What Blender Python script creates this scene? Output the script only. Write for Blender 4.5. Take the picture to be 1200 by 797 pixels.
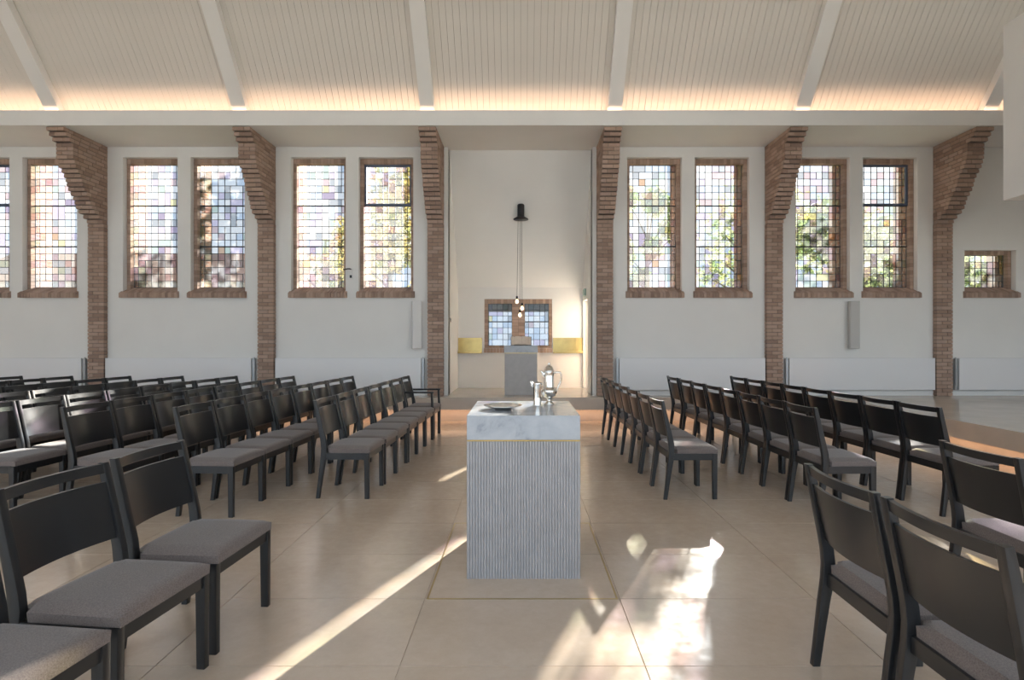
import bpy, bmesh, math, random
from mathutils import Vector, Matrix

# ------------------------------------------------------------------ scene, camera, light
for o in list(bpy.data.objects):
    bpy.data.objects.remove(o)
sc = bpy.context.scene
C = sc.collection
R = random.Random(7)
H = 1.40            # eye height
F = 650.0           # focal length in pixels of the 1200 px wide frame

cd = bpy.data.cameras.new('camera')
cam = bpy.data.objects.new('camera', cd)
C.objects.link(cam)
cam.location = (0, 0, H)
cam.rotation_euler = (math.pi / 2, 0, 0)
cd.sensor_width = 36
cd.lens = 36 * F / 1200
cd.shift_x = -11 / 1200
cd.clip_start = 0.05
sc.camera = cam

w = bpy.data.worlds.new('world')
sc.world = w
w.use_nodes = True
bg = w.node_tree.nodes['Background']
bg.inputs[0].default_value = (0.76, 0.87, 1.0, 1)
bg.inputs[1].default_value = 1.25

SUN_TAN, SUN_EL = 0.40, math.radians(19.8)
sl = bpy.data.lights.new('sun', 'SUN')
sl.energy = 38
sl.color = (1, 0.93, 0.82)
sl.angle = math.radians(0.6)
sun = bpy.data.objects.new('sun', sl)
C.objects.link(sun)
sd = Vector((-SUN_TAN, -1, 0)).normalized() * math.cos(SUN_EL) + Vector((0, 0, -math.sin(SUN_EL)))
sun.rotation_euler = sd.to_track_quat('-Z', 'Y').to_euler()
sun.location = (12, 40, 25)

vs = sc.view_settings
vs.view_transform = 'Standard'
vs.look = 'None'
vs.gamma = 1
vs.use_curve_mapping = False
vs.exposure = 1.55
sc.cycles.use_denoising = True
sc.cycles.max_bounces = 10
sc.cycles.diffuse_bounces = 6
sc.cycles.transparent_max_bounces = 16
sc.cycles.caustics_reflective = False
sc.cycles.caustics_refractive = False
sc.cycles.sample_clamp_indirect = 6

# ------------------------------------------------------------------ materials
def new_mat(name):
    m = bpy.data.materials.new(name)
    m.use_nodes = True
    nt = m.node_tree
    return m, nt, nt.nodes['Principled BSDF']

def ramp(nt, stops):
    r = nt.nodes.new('ShaderNodeValToRGB')
    e = r.color_ramp.elements
    while len(e) < len(stops):
        e.new(0.5)
    for i, (p, c) in enumerate(stops):
        e[i].position = p
        e[i].color = (*c, 1)
    return r

def noise(nt, scale, detail=4, rough=0.55, coord='Object', vec=None):
    n = nt.nodes.new('ShaderNodeTexNoise')
    n.inputs['Scale'].default_value = scale
    n.inputs['Detail'].default_value = detail
    n.inputs['Roughness'].default_value = rough
    if vec is None:
        t = nt.nodes.new('ShaderNodeTexCoord')
        vec = t.outputs[coord]
    nt.links.new(vec, n.inputs['Vector'])
    return n

def bump(nt, b, src, strength, dist=0.01):
    n = nt.nodes.new('ShaderNodeBump')
    n.inputs['Strength'].default_value = strength
    n.inputs['Distance'].default_value = dist
    nt.links.new(src, n.inputs['Height'])
    nt.links.new(n.outputs[0], b.inputs['Normal'])

def simple(name, col, rough=0.5, metal=0.0, var=0.0, scale=8, bmp=0.0, bscale=60, spec=None):
    m, nt, b = new_mat(name)
    b.inputs['Base Color'].default_value = (*col, 1)
    b.inputs['Roughness'].default_value = rough
    b.inputs['Metallic'].default_value = metal
    if spec is not None:
        b.inputs['Specular IOR Level'].default_value = spec
    if var:
        n = noise(nt, scale)
        r = ramp(nt, [(0.3, tuple(c * (1 - var) for c in col)), (0.7, tuple(min(1, c * (1 + var)) for c in col))])
        nt.links.new(n.outputs[0], r.inputs[0])
        nt.links.new(r.outputs[0], b.inputs['Base Color'])
    if bmp:
        n = noise(nt, bscale, 3)
        bump(nt, b, n.outputs[0], bmp)
    return m

def emit(name, col, strength):
    m = bpy.data.materials.new(name)
    m.use_nodes = True
    nt = m.node_tree
    nt.nodes.clear()
    e = nt.nodes.new('ShaderNodeEmission')
    e.inputs[0].default_value = (*col, 1)
    e.inputs[1].default_value = strength
    o = nt.nodes.new('ShaderNodeOutputMaterial')
    nt.links.new(e.outputs[0], o.inputs[0])
    return m

M = {}
M['plaster'] = simple('white_plaster', (0.80, 0.79, 0.765), 0.85, var=0.02, scale=1.5, bmp=0.08, bscale=90)
M['paint'] = simple('white_paint', (0.84, 0.825, 0.80), 0.6, var=0.015, scale=2)
M['board'] = simple('ceiling_board_paint', (0.74, 0.70, 0.645), 0.6, var=0.02, scale=2)
M['ceiling_back'] = simple('ceiling_joint', (0.36, 0.32, 0.28), 0.9)
M['radiator'] = simple('radiator_enamel', (0.80, 0.80, 0.81), 0.4)
M['radiator_end'] = simple('radiator_end', (0.42, 0.43, 0.44), 0.4, 0.6)
M['wood'] = simple('black_stained_wood', (0.016, 0.0165, 0.018), 0.28)
M['rubber'] = simple('black_rubber', (0.01, 0.01, 0.01), 0.8)
M['brass'] = simple('brass', (0.50, 0.37, 0.15), 0.30, 1.0, var=0.12, scale=6)
M['silver'] = simple('silver', (0.86, 0.84, 0.80), 0.1, 1.0)
M['black_metal'] = simple('black_metal', (0.012, 0.012, 0.013), 0.4)
M['speaker_grey'] = simple('speaker_grey', (0.52, 0.51, 0.49), 0.6)
M['speaker_white'] = simple('speaker_white', (0.76, 0.75, 0.73), 0.6)
M['lead'] = simple('lead_came', (0.03, 0.032, 0.038), 0.5, 0.3)
M['steel_frame'] = simple('steel_casement', (0.10, 0.13, 0.2), 0.45)
M['mortar'] = simple('mortar', (0.22, 0.17, 0.14), 0.95, var=0.15, scale=20)
M['flute'] = simple('fluted_stone', (0.40, 0.39, 0.40), 0.7, var=0.06, scale=14, bmp=0.1, bscale=120)
M['lectern_stone'] = simple('lectern_grey', (0.46, 0.45, 0.445), 0.7, var=0.06, scale=12)
M['page'] = simple('book_pages', (0.78, 0.64, 0.52), 0.8, var=0.05, scale=60)
M['cover'] = simple('book_cover', (0.07, 0.035, 0.025), 0.6)
M['bark'] = simple('bark', (0.10, 0.075, 0.055), 0.9, var=0.3, scale=9)
M['grass'] = simple('grass', (0.16, 0.20, 0.08), 0.95, var=0.35, scale=3)
M['paving'] = simple('paving', (0.52, 0.49, 0.45), 0.9, var=0.08, scale=2)
M['house_wall'] = simple('pale_house_wall', (0.70, 0.66, 0.66), 0.9, var=0.05, scale=1)
M['house_roof'] = simple('house_roof', (0.32, 0.17, 0.12), 0.9, var=0.15, scale=3)
M['house_glass'] = simple('house_glass', (0.08, 0.1, 0.13), 0.1)
M['led'] = emit('warm_led', (1.0, 0.62, 0.38), 1.6)
M['led_step'] = emit('warm_step_led', (1.0, 0.60, 0.36), 4.5)
M['bulb'] = emit('warm_bulb', (1.0, 0.72, 0.42), 2.2)
M['exit_green'] = simple('exit_green', (0.42, 0.56, 0.48), 0.4)

# brick: every brick object takes its own tone
def brick_mat(name, per_object=True):
    m, nt, b = new_mat(name)
    stops = [(0.0, (0.30, 0.205, 0.16)), (0.3, (0.38, 0.26, 0.20)), (0.55, (0.43, 0.305, 0.235)),
             (0.8, (0.48, 0.34, 0.265)), (1.0, (0.40, 0.295, 0.24))]
    r = ramp(nt, stops)
    if per_object:
        oi = nt.nodes.new('ShaderNodeObjectInfo')
        geo = nt.nodes.new('ShaderNodeNewGeometry')
        n = noise(nt, 40, 3, vec=geo.outputs['Position'])
        mm = nt.nodes.new('ShaderNodeMath'); mm.operation = 'MULTIPLY_ADD'
        mm.inputs[1].default_value = 0.5; mm.inputs[2].default_value = -0.25
        nt.links.new(n.outputs[0], mm.inputs[0])
        ad = nt.nodes.new('ShaderNodeMath'); ad.operation = 'ADD'
        nt.links.new(oi.outputs['Random'], ad.inputs[0])
        nt.links.new(mm.outputs[0], ad.inputs[1])
        nt.links.new(ad.outputs[0], r.inputs[0])
        bump(nt, b, n.outputs[0], 0.4, 0.006)
    else:
        at = nt.nodes.new('ShaderNodeAttribute'); at.attribute_name = 'tone'
        nt.links.new(at.outputs['Fac'], r.inputs[0])
    nt.links.new(r.outputs[0], b.inputs['Base Color'])
    b.inputs['Roughness'].default_value = 0.92
    return m
M['brick'] = brick_mat('brick')
M['brick_joined'] = brick_mat('brick_joined', False)

# outer leaf of brickwork, seen only through the glass
def brick_texture_mat():
    m, nt, b = new_mat('outer_brickwork')
    geo = nt.nodes.new('ShaderNodeNewGeometry')
    sp = nt.nodes.new('ShaderNodeSeparateXYZ'); nt.links.new(geo.outputs['Position'], sp.inputs[0])
    ad = nt.nodes.new('ShaderNodeMath'); nt.links.new(sp.outputs[0], ad.inputs[0]); nt.links.new(sp.outputs[1], ad.inputs[1])
    cb = nt.nodes.new('ShaderNodeCombineXYZ'); nt.links.new(ad.outputs[0], cb.inputs[0]); nt.links.new(sp.outputs[2], cb.inputs[1])
    t = nt.nodes.new('ShaderNodeTexBrick')
    nt.links.new(cb.outputs[0], t.inputs['Vector'])
    t.inputs['Color1'].default_value = (0.42, 0.18, 0.09, 1)
    t.inputs['Color2'].default_value = (0.34, 0.2, 0.13, 1)
    t.inputs['Mortar'].default_value = (0.4, 0.35, 0.3, 1)
    t.inputs['Scale'].default_value = 1
    t.inputs['Brick Width'].default_value = 0.21
    t.inputs['Row Height'].default_value = 0.065
    t.inputs['Mortar Size'].default_value = 0.008
    nt.links.new(t.outputs['Color'], b.inputs['Base Color'])
    b.inputs['Roughness'].default_value = 0.95
    return m
M['outer_brick'] = brick_texture_mat()

# stone floor
def floor_mat():
    m, nt, b = new_mat('beige_stone')
    geo = nt.nodes.new('ShaderNodeNewGeometry')
    oi = nt.nodes.new('ShaderNodeObjectInfo')
    n1 = noise(nt, 1.6, 6, 0.6, vec=geo.outputs['Position'])
    n2 = noise(nt, 14, 6, 0.7, vec=geo.outputs['Position'])
    mx = nt.nodes.new('ShaderNodeMix'); mx.data_type = 'FLOAT'
    mx.inputs[0].default_value = 0.45
    nt.links.new(n1.outputs[0], mx.inputs[2]); nt.links.new(n2.outputs[0], mx.inputs[3])
    ad = nt.nodes.new('ShaderNodeMath'); ad.operation = 'MULTIPLY_ADD'
    ad.inputs[1].default_value = 0.08
    nt.links.new(oi.outputs['Random'], ad.inputs[0]); nt.links.new(mx.outputs[0], ad.inputs[2])
    r = ramp(nt, [(0.25, (0.50, 0.395, 0.305)), (0.5, (0.57, 0.46, 0.36)), (0.75, (0.64, 0.53, 0.43))])
    nt.links.new(ad.outputs[0], r.inputs[0])
    nt.links.new(r.outputs[0], b.inputs['Base Color'])
    b.inputs['IOR'].default_value = 1.6
    rr = nt.nodes.new('ShaderNodeMapRange')
    rr.inputs[1].default_value = 0.3; rr.inputs[2].default_value = 0.7
    rr.inputs[3].default_value = 0.14; rr.inputs[4].default_value = 0.26
    nt.links.new(n2.outputs[0], rr.inputs[0])
    nt.links.new(rr.outputs[0], b.inputs['Roughness'])
    return m
M['floor'] = floor_mat()
M['grout'] = simple('grout', (0.14, 0.10, 0.07), 0.9)
M['podium'] = simple('podium_stone', (0.56, 0.49, 0.42), 0.18, var=0.07, scale=3)

def marble():
    m, nt, b = new_mat('grey_marble')
    n1 = noise(nt, 3.0, 8, 0.65)
    n1.inputs['Distortion'].default_value = 1.6
    r = ramp(nt, [(0.30, (0.24, 0.26, 0.30)), (0.44, (0.40, 0.425, 0.465)), (0.56, (0.45, 0.475, 0.51)), (0.8, (0.52, 0.54, 0.56))])
    nt.links.new(n1.outputs[0], r.inputs[0])
    nt.links.new(r.outputs[0], b.inputs['Base Color'])
    b.inputs['Roughness'].default_value = 0.22
    return m
M['marble'] = marble()

def fabric():
    m, nt, b = new_mat('grey_brown_fabric')
    n = noise(nt, 220, 3, 0.7)
    r = ramp(nt, [(0.3, (0.105, 0.083, 0.076)), (0.7, (0.225, 0.185, 0.17))])
    nt.links.new(n.outputs[0], r.inputs[0])
    nt.links.new(r.outputs[0], b.inputs['Base Color'])
    b.inputs['Roughness'].default_value = 0.95
    b.inputs['Sheen Weight'].default_value = 0.25
    bump(nt, b, n.outputs[0], 0.3, 0.002)
    return m
M['fabric'] = fabric()

def glass(name, tint, clear=0.90, milk=0.45):
    m = bpy.data.materials.new(name)
    m.use_nodes = True
    nt = m.node_tree
    nt.nodes.clear()
    out = nt.nodes.new('ShaderNodeOutputMaterial')
    tr = nt.nodes.new('ShaderNodeBsdfTransparent'); tr.inputs[0].default_value = (*tint, 1)
    tl = nt.nodes.new('ShaderNodeBsdfTranslucent')
    tl.inputs[0].default_value = (*[c * milk for c in tint], 1)
    gl = nt.nodes.new('ShaderNodeBsdfGlossy'); gl.inputs['Roughness'].default_value = 0.12
    m1 = nt.nodes.new('ShaderNodeMixShader'); m1.inputs[0].default_value = 1 - clear
    m2 = nt.nodes.new('ShaderNodeMixShader'); m2.inputs[0].default_value = 0.05
    nt.links.new(tr.outputs[0], m1.inputs[1]); nt.links.new(tl.outputs[0], m1.inputs[2])
    nt.links.new(m1.outputs[0], m2.inputs[1]); nt.links.new(gl.outputs[0], m2.inputs[2])
    nt.links.new(m2.outputs[0], out.inputs[0])
    return m
TINTS = {'clear': (0.80, 0.83, 0.86), 'white': (0.84, 0.83, 0.82), 'blue': (0.62, 0.72, 0.84), 'lilac': (0.70, 0.62, 0.78),
         'grey': (0.55, 0.58, 0.62), 'green': (0.62, 0.74, 0.66), 'rose': (0.76, 0.58, 0.60), 'amber': (0.80, 0.52, 0.30),
         'yellow': (0.86, 0.78, 0.40), 'mauve': (0.52, 0.42, 0.60)}
WEIGHTS = {'clear': 28, 'white': 22, 'blue': 16, 'lilac': 11, 'grey': 8, 'green': 7, 'rose': 6, 'amber': 0.4, 'yellow': 0.8, 'mauve': 3}
def cathedral(v):      # pale, fairly dense cathedral glass
    a = sum(v) / 3
    return tuple(0.66 * (0.42 * c + 0.38 * a + 0.15) for c in v)
GL = {k: glass('glass_' + k, cathedral(v)) for k, v in TINTS.items()}
M['clear_glass'] = glass('clear_glass', (0.95, 0.97, 0.97), 0.97)
M['frosted'] = glass('frosted_glass', (0.92, 0.94, 0.93), 0.45, 1.0)

def leaf_mat(name, a, b_):
    m, nt, b = new_mat(name)
    geo = nt.nodes.new('ShaderNodeNewGeometry')
    r = ramp(nt, [(0.0, a), (1.0, b_)])
    nt.links.new(geo.outputs['Random Per Island'], r.inputs[0])
    nt.links.new(r.outputs[0], b.inputs['Base Color'])
    b.inputs['Roughness'].default_value = 0.6
    tl = nt.nodes.new('ShaderNodeBsdfTranslucent')
    nt.links.new(r.outputs[0], tl.inputs[0])
    mx = nt.nodes.new('ShaderNodeMixShader'); mx.inputs[0].default_value = 0.45
    out = nt.nodes['Material Output']
    nt.links.new(b.outputs[0], mx.inputs[1]); nt.links.new(tl.outputs[0], mx.inputs[2])
    nt.links.new(mx.outputs[0], out.inputs[0])
    return m
M['leaf'] = leaf_mat('green_leaf', (0.16, 0.24, 0.10), (0.44, 0.50, 0.22))
M['leaf_autumn'] = leaf_mat('autumn_leaf', (0.26, 0.27, 0.10), (0.56, 0.44, 0.18))

# ------------------------------------------------------------------ helpers
def bm_obj(name, bm, mat, parent=None, smooth=False, loc=None):
    me = bpy.data.meshes.new(name)
    bm.to_mesh(me); bm.free()
    return me_obj(name, me, mat, parent, smooth, loc)

def me_obj(name, me, mat, parent=None, smooth=False, loc=None):
    if mat is not None and not me.materials:
        me.materials.append(M[mat] if isinstance(mat, str) else mat)
    if smooth:
        for p in me.polygons:
            p.use_smooth = True
    o = bpy.data.objects.new(name, me)
    C.objects.link(o)
    if parent is not None:
        o.parent = parent
    if loc is not None:
        o.location = loc
    return o

def box(bm, x0, x1, y0, y1, z0, z1):
    v = [bm.verts.new((x, y, z)) for z in (z0, z1) for y in (y0, y1) for x in (x0, x1)]
    for f in ((0, 2, 3, 1), (4, 5, 7, 6), (0, 1, 5, 4), (1, 3, 7, 5), (3, 2, 6, 7), (2, 0, 4, 6)):
        bm.faces.new([v[i] for i in f])
    return v

def boxm(*a, bevel=0.0, seg=2):
    bm = bmesh.new()
    box(bm, *a)
    if bevel:
        bmesh.ops.bevel(bm, geom=list(bm.edges), offset=bevel, segments=seg, affect='EDGES', profile=0.5)
    return bm

def bobj(name, dims, mat, parent=None, bevel=0.0, smooth=False):
    return bm_obj(name, boxm(*dims, bevel=bevel), mat, parent, smooth)

def prism(bm, pts, a0, a1, axis='x'):
    """polygon pts extruded along an axis: pts are (y,z) for x, (x,z) for y, (x,y) for z"""
    def P(p, a):
        return {'x': (a, p[0], p[1]), 'y': (p[0], a, p[1]), 'z': (p[0], p[1], a)}[axis]
    va = [bm.verts.new(P(p, a0)) for p in pts]
    vb = [bm.verts.new(P(p, a1)) for p in pts]
    n = len(pts)
    bm.faces.new(va); bm.faces.new(vb[::-1])
    for i in range(n):
        j = (i + 1) % n
        bm.faces.new((va[j], va[i], vb[i], vb[j]))
    bmesh.ops.recalc_face_normals(bm, faces=list(bm.faces))

def lathe(bm, prof, n=28, cx=0, cy=0, cz=0):
    rings = []
    for r, z in prof:
        rings.append([bm.verts.new((cx + r * math.cos(2 * math.pi * k / n), cy + r * math.sin(2 * math.pi * k / n), cz + z)) for k in range(n)])
    for a, b in zip(rings, rings[1:]):
        for k in range(n):
            j = (k + 1) % n
            bm.faces.new((a[k], a[j], b[j], b[k]))
    bm.faces.new(rings[0][::-1]); bm.faces.new(rings[-1])

def tube(bm, pts, rad, n=8):
    pts = [Vector(p) for p in pts]
    rings = []
    for i, p in enumerate(pts):
        t = (pts[min(i + 1, len(pts) - 1)] - pts[max(i - 1, 0)]).normalized()
        up = Vector((0, 0, 1)) if abs(t.z) < 0.95 else Vector((0, 1, 0))
        s = t.cross(up).normalized(); u = s.cross(t)
        r = rad[i] if isinstance(rad, (list, tuple)) else rad
        rings.append([bm.verts.new(p + s * (r * math.cos(2 * math.pi * k / n)) + u * (r * math.sin(2 * math.pi * k / n))) for k in range(n)])
    for a, b in zip(rings, rings[1:]):
        for k in range(n):
            j = (k + 1) % n
            bm.faces.new((a[k], a[j], b[j], b[k]))
    bm.faces.new(rings[0]); bm.faces.new(rings[-1][::-1])
    bmesh.ops.recalc_face_normals(bm, faces=list(bm.faces))

def empty(name, loc=(0, 0, 0), rz=0.0):
    o = bpy.data.objects.new(name, None)
    C.objects.link(o)
    o.location = loc
    o.rotation_euler = (0, 0, rz)
    o.empty_display_size = 0.1
    return o

def tag(o, label=None, cat=None, group=None, kind=None):
    if label: o['label'] = label
    if cat: o['category'] = cat
    if group: o['group'] = group
    if kind: o['kind'] = kind
    return o

def struct(o, label=None):
    return tag(o, label, kind='structure')

UNIT = {}
def unit(mat, name):
    """shared unit cube per material"""
    k = mat if isinstance(mat, str) else mat.name
    if k not in UNIT:
        me = bpy.data.meshes.new(name)
        bm = boxm(-.5, .5, -.5, .5, -.5, .5)
        bm.to_mesh(me); bm.free()
        me.materials.append(M[mat] if isinstance(mat, str) else mat)
        UNIT[k] = me
    return UNIT[k]

def piece(name, mat, parent, x0, x1, y0, y1, z0, z1, rot=None):
    o = bpy.data.objects.new(name, unit(mat, name))
    C.objects.link(o)
    o.parent = parent
    o.location = ((x0 + x1) / 2, (y0 + y1) / 2, (z0 + z1) / 2)
    o.scale = (x1 - x0, y1 - y0, z1 - z0)
    if rot: o.rotation_euler = rot
    return o

def holed(name, x0, x1, z0, z1, y0, y1, holes, mat, parent=None):
    """wall slab in the xz plane, y0..y1 thick, with rectangular holes (x0,x1,z0,z1)"""
    xs = sorted({x0, x1, *[h[0] for h in holes], *[h[1] for h in holes]})
    zs = sorted({z0, z1, *[h[2] for h in holes], *[h[3] for h in holes]})
    xs = [x for x in xs if x0 <= x <= x1]; zs = [z for z in zs if z0 <= z <= z1]
    nx, nz = len(xs) - 1, len(zs) - 1
    solid = [[True] * nz for _ in range(nx)]
    for i in range(nx):
        for k in range(nz):
            cx, cz = (xs[i] + xs[i + 1]) / 2, (zs[k] + zs[k + 1]) / 2
            solid[i][k] = not any(h[0] < cx < h[1] and h[2] < cz < h[3] for h in holes)
    bm = bmesh.new()
    vc = {}
    def V(i, k, y):
        key = (i, k, y)
        if key not in vc: vc[key] = bm.verts.new((xs[i], y, zs[k]))
        return vc[key]
    S = lambda i, k: 0 <= i < nx and 0 <= k < nz and solid[i][k]
    for i in range(nx):
        for k in range(nz):
            if not S(i, k): continue
            bm.faces.new((V(i, k, y0), V(i + 1, k, y0), V(i + 1, k + 1, y0), V(i, k + 1, y0)))
            bm.faces.new((V(i, k, y1), V(i, k + 1, y1), V(i + 1, k + 1, y1), V(i + 1, k, y1)))
            if not S(i - 1, k): bm.faces.new((V(i, k, y0), V(i, k + 1, y0), V(i, k + 1, y1), V(i, k, y1)))
            if not S(i + 1, k): bm.faces.new((V(i + 1, k, y0), V(i + 1, k, y1), V(i + 1, k + 1, y1), V(i + 1, k + 1, y0)))
            if not S(i, k - 1): bm.faces.new((V(i, k, y0), V(i, k, y1), V(i + 1, k, y1), V(i + 1, k, y0)))
            if not S(i, k + 1): bm.faces.new((V(i, k + 1, y0), V(i + 1, k + 1, y0), V(i + 1, k + 1, y1), V(i, k + 1, y1)))
    bmesh.ops.recalc_face_normals(bm, faces=list(bm.faces))
    return bm_obj(name, bm, mat, parent)

def join_boxes(name, boxes, mat, parent):
    """many small bricks in one mesh, each with its own tone"""
    verts, faces, tones = [], [], []
    for b in boxes:
        x0, x1, y0, y1, z0, z1 = b
        n = len(verts)
        verts += [(x, y, z) for z in (z0, z1) for y in (y0, y1) for x in (x0, x1)]
        faces += [tuple(n + i for i in f) for f in ((0, 2, 3, 1), (4, 5, 7, 6), (0, 1, 5, 4), (1, 3, 7, 5), (3, 2, 6, 7), (2, 0, 4, 6))]
        tones += [R.random()] * 8
    me = bpy.data.meshes.new(name)
    me.from_pydata(verts, [], faces)
    at = me.attributes.new('tone', 'FLOAT', 'POINT')
    at.data.foreach_set('value', tones)
    o = me_obj(name, me, mat, parent)
    tag(o, kind='stuff')
    return o

# ------------------------------------------------------------------ measures
XL, XR = -12.6, 11.6        # end walls
YB, YR = 9.8, -3.2          # window wall, opposite wall
ZS = 4.81                   # soffit
ZP = 0.42                   # podium height
PW = 0.28                   # pilaster width
PX = [-0.02 + 2.97 * (k - 2.5) for k in range(6)]
BAYS = [-0.02 + 2.97 * (k - 3) for k in range(7)]     # bay centres, 3 = apse
YF = 9.44                   # front of the podium strip
XP = 5.3                    # side edge of the large podium

# ------------------------------------------------------------------ floor
fl = struct(bobj('floor', (XL, XR, YR, 10.3, -0.12, -0.008), 'grout'))
TX, TY = 1.052, 0.62
g = 0.0024
for i in range(-9, 6):
    for k in range(-3, 12):
        x0 = 0.005 + (i - 0.5) * TX; x1 = x0 + TX
        y0 = 3.0 + (k - 1) * TY; y1 = y0 + TY
        y1 = min(y1, 9.6)
        if y0 > 9.5: continue
        if x0 > XP + 0.2: continue
        if x1 < -7.6 and y0 < 3.0: continue
        if x1 < -4.4 and y0 < 1.7: continue
        piece('tile', 'floor', fl, x0 + g, x1 - g, y0 + g, y1 - g, -0.03, 0.0)
# plain slab of the same stone where the tiles can no longer be told apart
bobj('stone_slab', (XL, XR, YR, 9.6, -0.028, -0.004), 'floor', fl)
# brass inlay rectangle around the altar
bm = bmesh.new()
for a in ((-0.511, 0.521, 2.995, 3.003), (-0.511, 0.521, 4.236, 4.244), (-0.511, -0.503, 3.003, 4.236), (0.513, 0.521, 3.003, 4.236)):
    box(bm, a[0], a[1], a[2], a[3], -0.01, 0.0012)
bm_obj('brass_inlay', bm, 'brass', fl)

# ------------------------------------------------------------------ podium
pod = struct(empty('podium'), 'raised stone podium along the window wall and across one end')
bm = bmesh.new()
prism(bm, [(XL, YF), (XP, YF), (XP, YR), (XR, YR), (XR, 11.45), (XL, 11.45)], 0.205, ZP, 'z')
bm_obj('podium_slab', bm, 'podium', pod)
bm = bmesh.new()
prism(bm, [(XL, YF + .13), (XP + .13, YF + .13), (XP + .13, YR), (XR, YR), (XR, 11.45), (XL, 11.45)], 0.0, 0.205, 'z')
bm_obj('podium_plinth', bm, 'podium', pod)
bobj('led_strip', (XL + .1, XP, YF + .025, YF + .05, 0.2015, 0.2045), 'led_step', pod)
bobj('led_strip', (XP + .025, XP + .05, YR + .1, YF + .05, 0.2015, 0.2045), 'led_step', pod)

# ------------------------------------------------------------------ window wall
WW = 0.965
OPEN = []           # plaster openings  (x0,x1,z0,z1)
GLASS = []          # glass rectangles
for b, cx in enumerate(BAYS):
    if b in (3, 6): continue
    for s in (-1, 1):
        c = cx + s * 0.597
        OPEN.append((c - WW / 2, c + WW / 2, 2.25, 4.63))
        GLASS.append((c - WW / 2 + .06, c + WW / 2 - .06, 2.345, 4.545))
OPEN.append((7.83, 8.74, 2.25, 2.99))
GLASS.append((7.89, 8.68, 2.345, 2.92))
APSE = (-1.30, 1.26)
holes = OPEN + [(APSE[0], APSE[1], 0, ZS + 0.05)]
# the far bay behind the gallery has only the small window
holes = [h for h in holes if not (h[0] > 8.0 and h[3] > 4)]
OPEN = [h for h in OPEN if not (h[0] > 7.9 and h[3] > 4)]
wb = struct(holed('wall_back', XL, XR, 0.0, ZS + 0.05, YB, YB + 0.1, holes, 'plaster'))
ohole = [(h[0] - .0, h[1] + .0, h[2], h[3] + .13) for h in GLASS if not (h[0] > 7.9 and h[3] > 4)]
holed('outer_leaf', XL, XR, -0.3, 5.6, 10.03, 10.36, ohole + [(APSE[0] - .1, APSE[1] + .1, -0.3, ZS + 0.05)], 'outer_brick', wb)
# solid filling between the leaves around the openings
holed('inner_leaf', XL, XR, 0.0, ZS + 0.05, YB + 0.1, 10.03,
      [(h[0] + .0, h[1] - .0, h[2], h[3]) for h in OPEN] + [(APSE[0], APSE[1], 0, ZS + .05)], 'mortar', wb)
struct(bobj('baseboard_back', (XL, APSE[0] - .07, YB - .012, YB, ZP, ZP + .07), 'paint'))
struct(bobj('baseboard_back', (APSE[1] + .07, XR, YB - .012, YB, ZP, ZP + .07), 'paint'))

# leaded windows
CASEMENT = (0, 5, 9)
names = list(TINTS); wts = [WEIGHTS[n] for n in names]
def leaded(win, x0, x1, z0, z1, y, cols, rows, bars, casement=False, warm=0.0, rr=None):
    rr = rr or R
    # uneven columns
    cwid = [0.7] + [1.0 + rr.uniform(-.12, .12) for _ in range(cols - 2)] + [0.72]
    s = sum(cwid); xs = [x0]
    for q in cwid: xs.append(xs[-1] + q / s * (x1 - x0))
    zs = [z0 + (z1 - z0) * k / rows for k in range(rows + 1)]
    t = 0.0042
    wide = set(); lead = []
    used = [[False] * rows for _ in range(cols)]
    for k in range(rows):
        for i in range(cols):
            if used[i][k]: continue
            i2, k2 = i, k
            q = rr.random()
            if q < .07 and i + 1 < cols and not used[i + 1][k]: i2 = i + 1
            elif q < .12 and k + 1 < rows and (k + 1) not in bars: k2 = k + 1
            for a in range(i, i2 + 1):
                for c in range(k, k2 + 1): used[a][c] = True
            ws = list(wts)
            n = rr.choices(names, ws)[0]
            piece('pane', GL[n], win, xs[i] + t, xs[i2 + 1] - t, y - .002, y + .002, zs[k] + t, zs[k2 + 1] - t)
            if i2 + 1 < cols: lead.append((xs[i2 + 1] - t, xs[i2 + 1] + t, y - .006, y + .006, zs[k], zs[k2 + 1]))
            if k2 + 1 < rows: lead.append((xs[i], xs[i2 + 1], y - .0055, y + .0055, zs[k2 + 1] - t, zs[k2 + 1] + t))
    for a in ((x0 - .004, x0 + t), (x1 - t, x1 + .004)):
        lead.append((a[0], a[1], y - .007, y + .007, z0, z1))
    for a in ((z0 - .004, z0 + t), (z1 - t, z1 + .004)):
        lead.append((x0, x1, y - .007, y + .007, a[0], a[1]))
    bm = bmesh.new()
    for l in lead: box(bm, *l)
    tag(bm_obj('lead_came', bm, 'lead', win), kind='stuff')
    for b in bars:
        bobj('iron_bar', (x0, x1, y - .02, y - .006, zs[b] - .011, zs[b] + .011), 'lead', win)
    if casement:
        zc = zs[bars[-1]]
        for d in ((x0, x0 + .035, zc, z1), (x1 - .035, x1, zc, z1), (x0 + .035, x1 - .035, z1 - .035, z1), (x0 + .035, x1 - .035, zc, zc + .04)):
            bobj('casement_frame', (d[0], d[1], y - .035, y - .006, d[2], d[3]), 'steel_frame', win)

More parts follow.
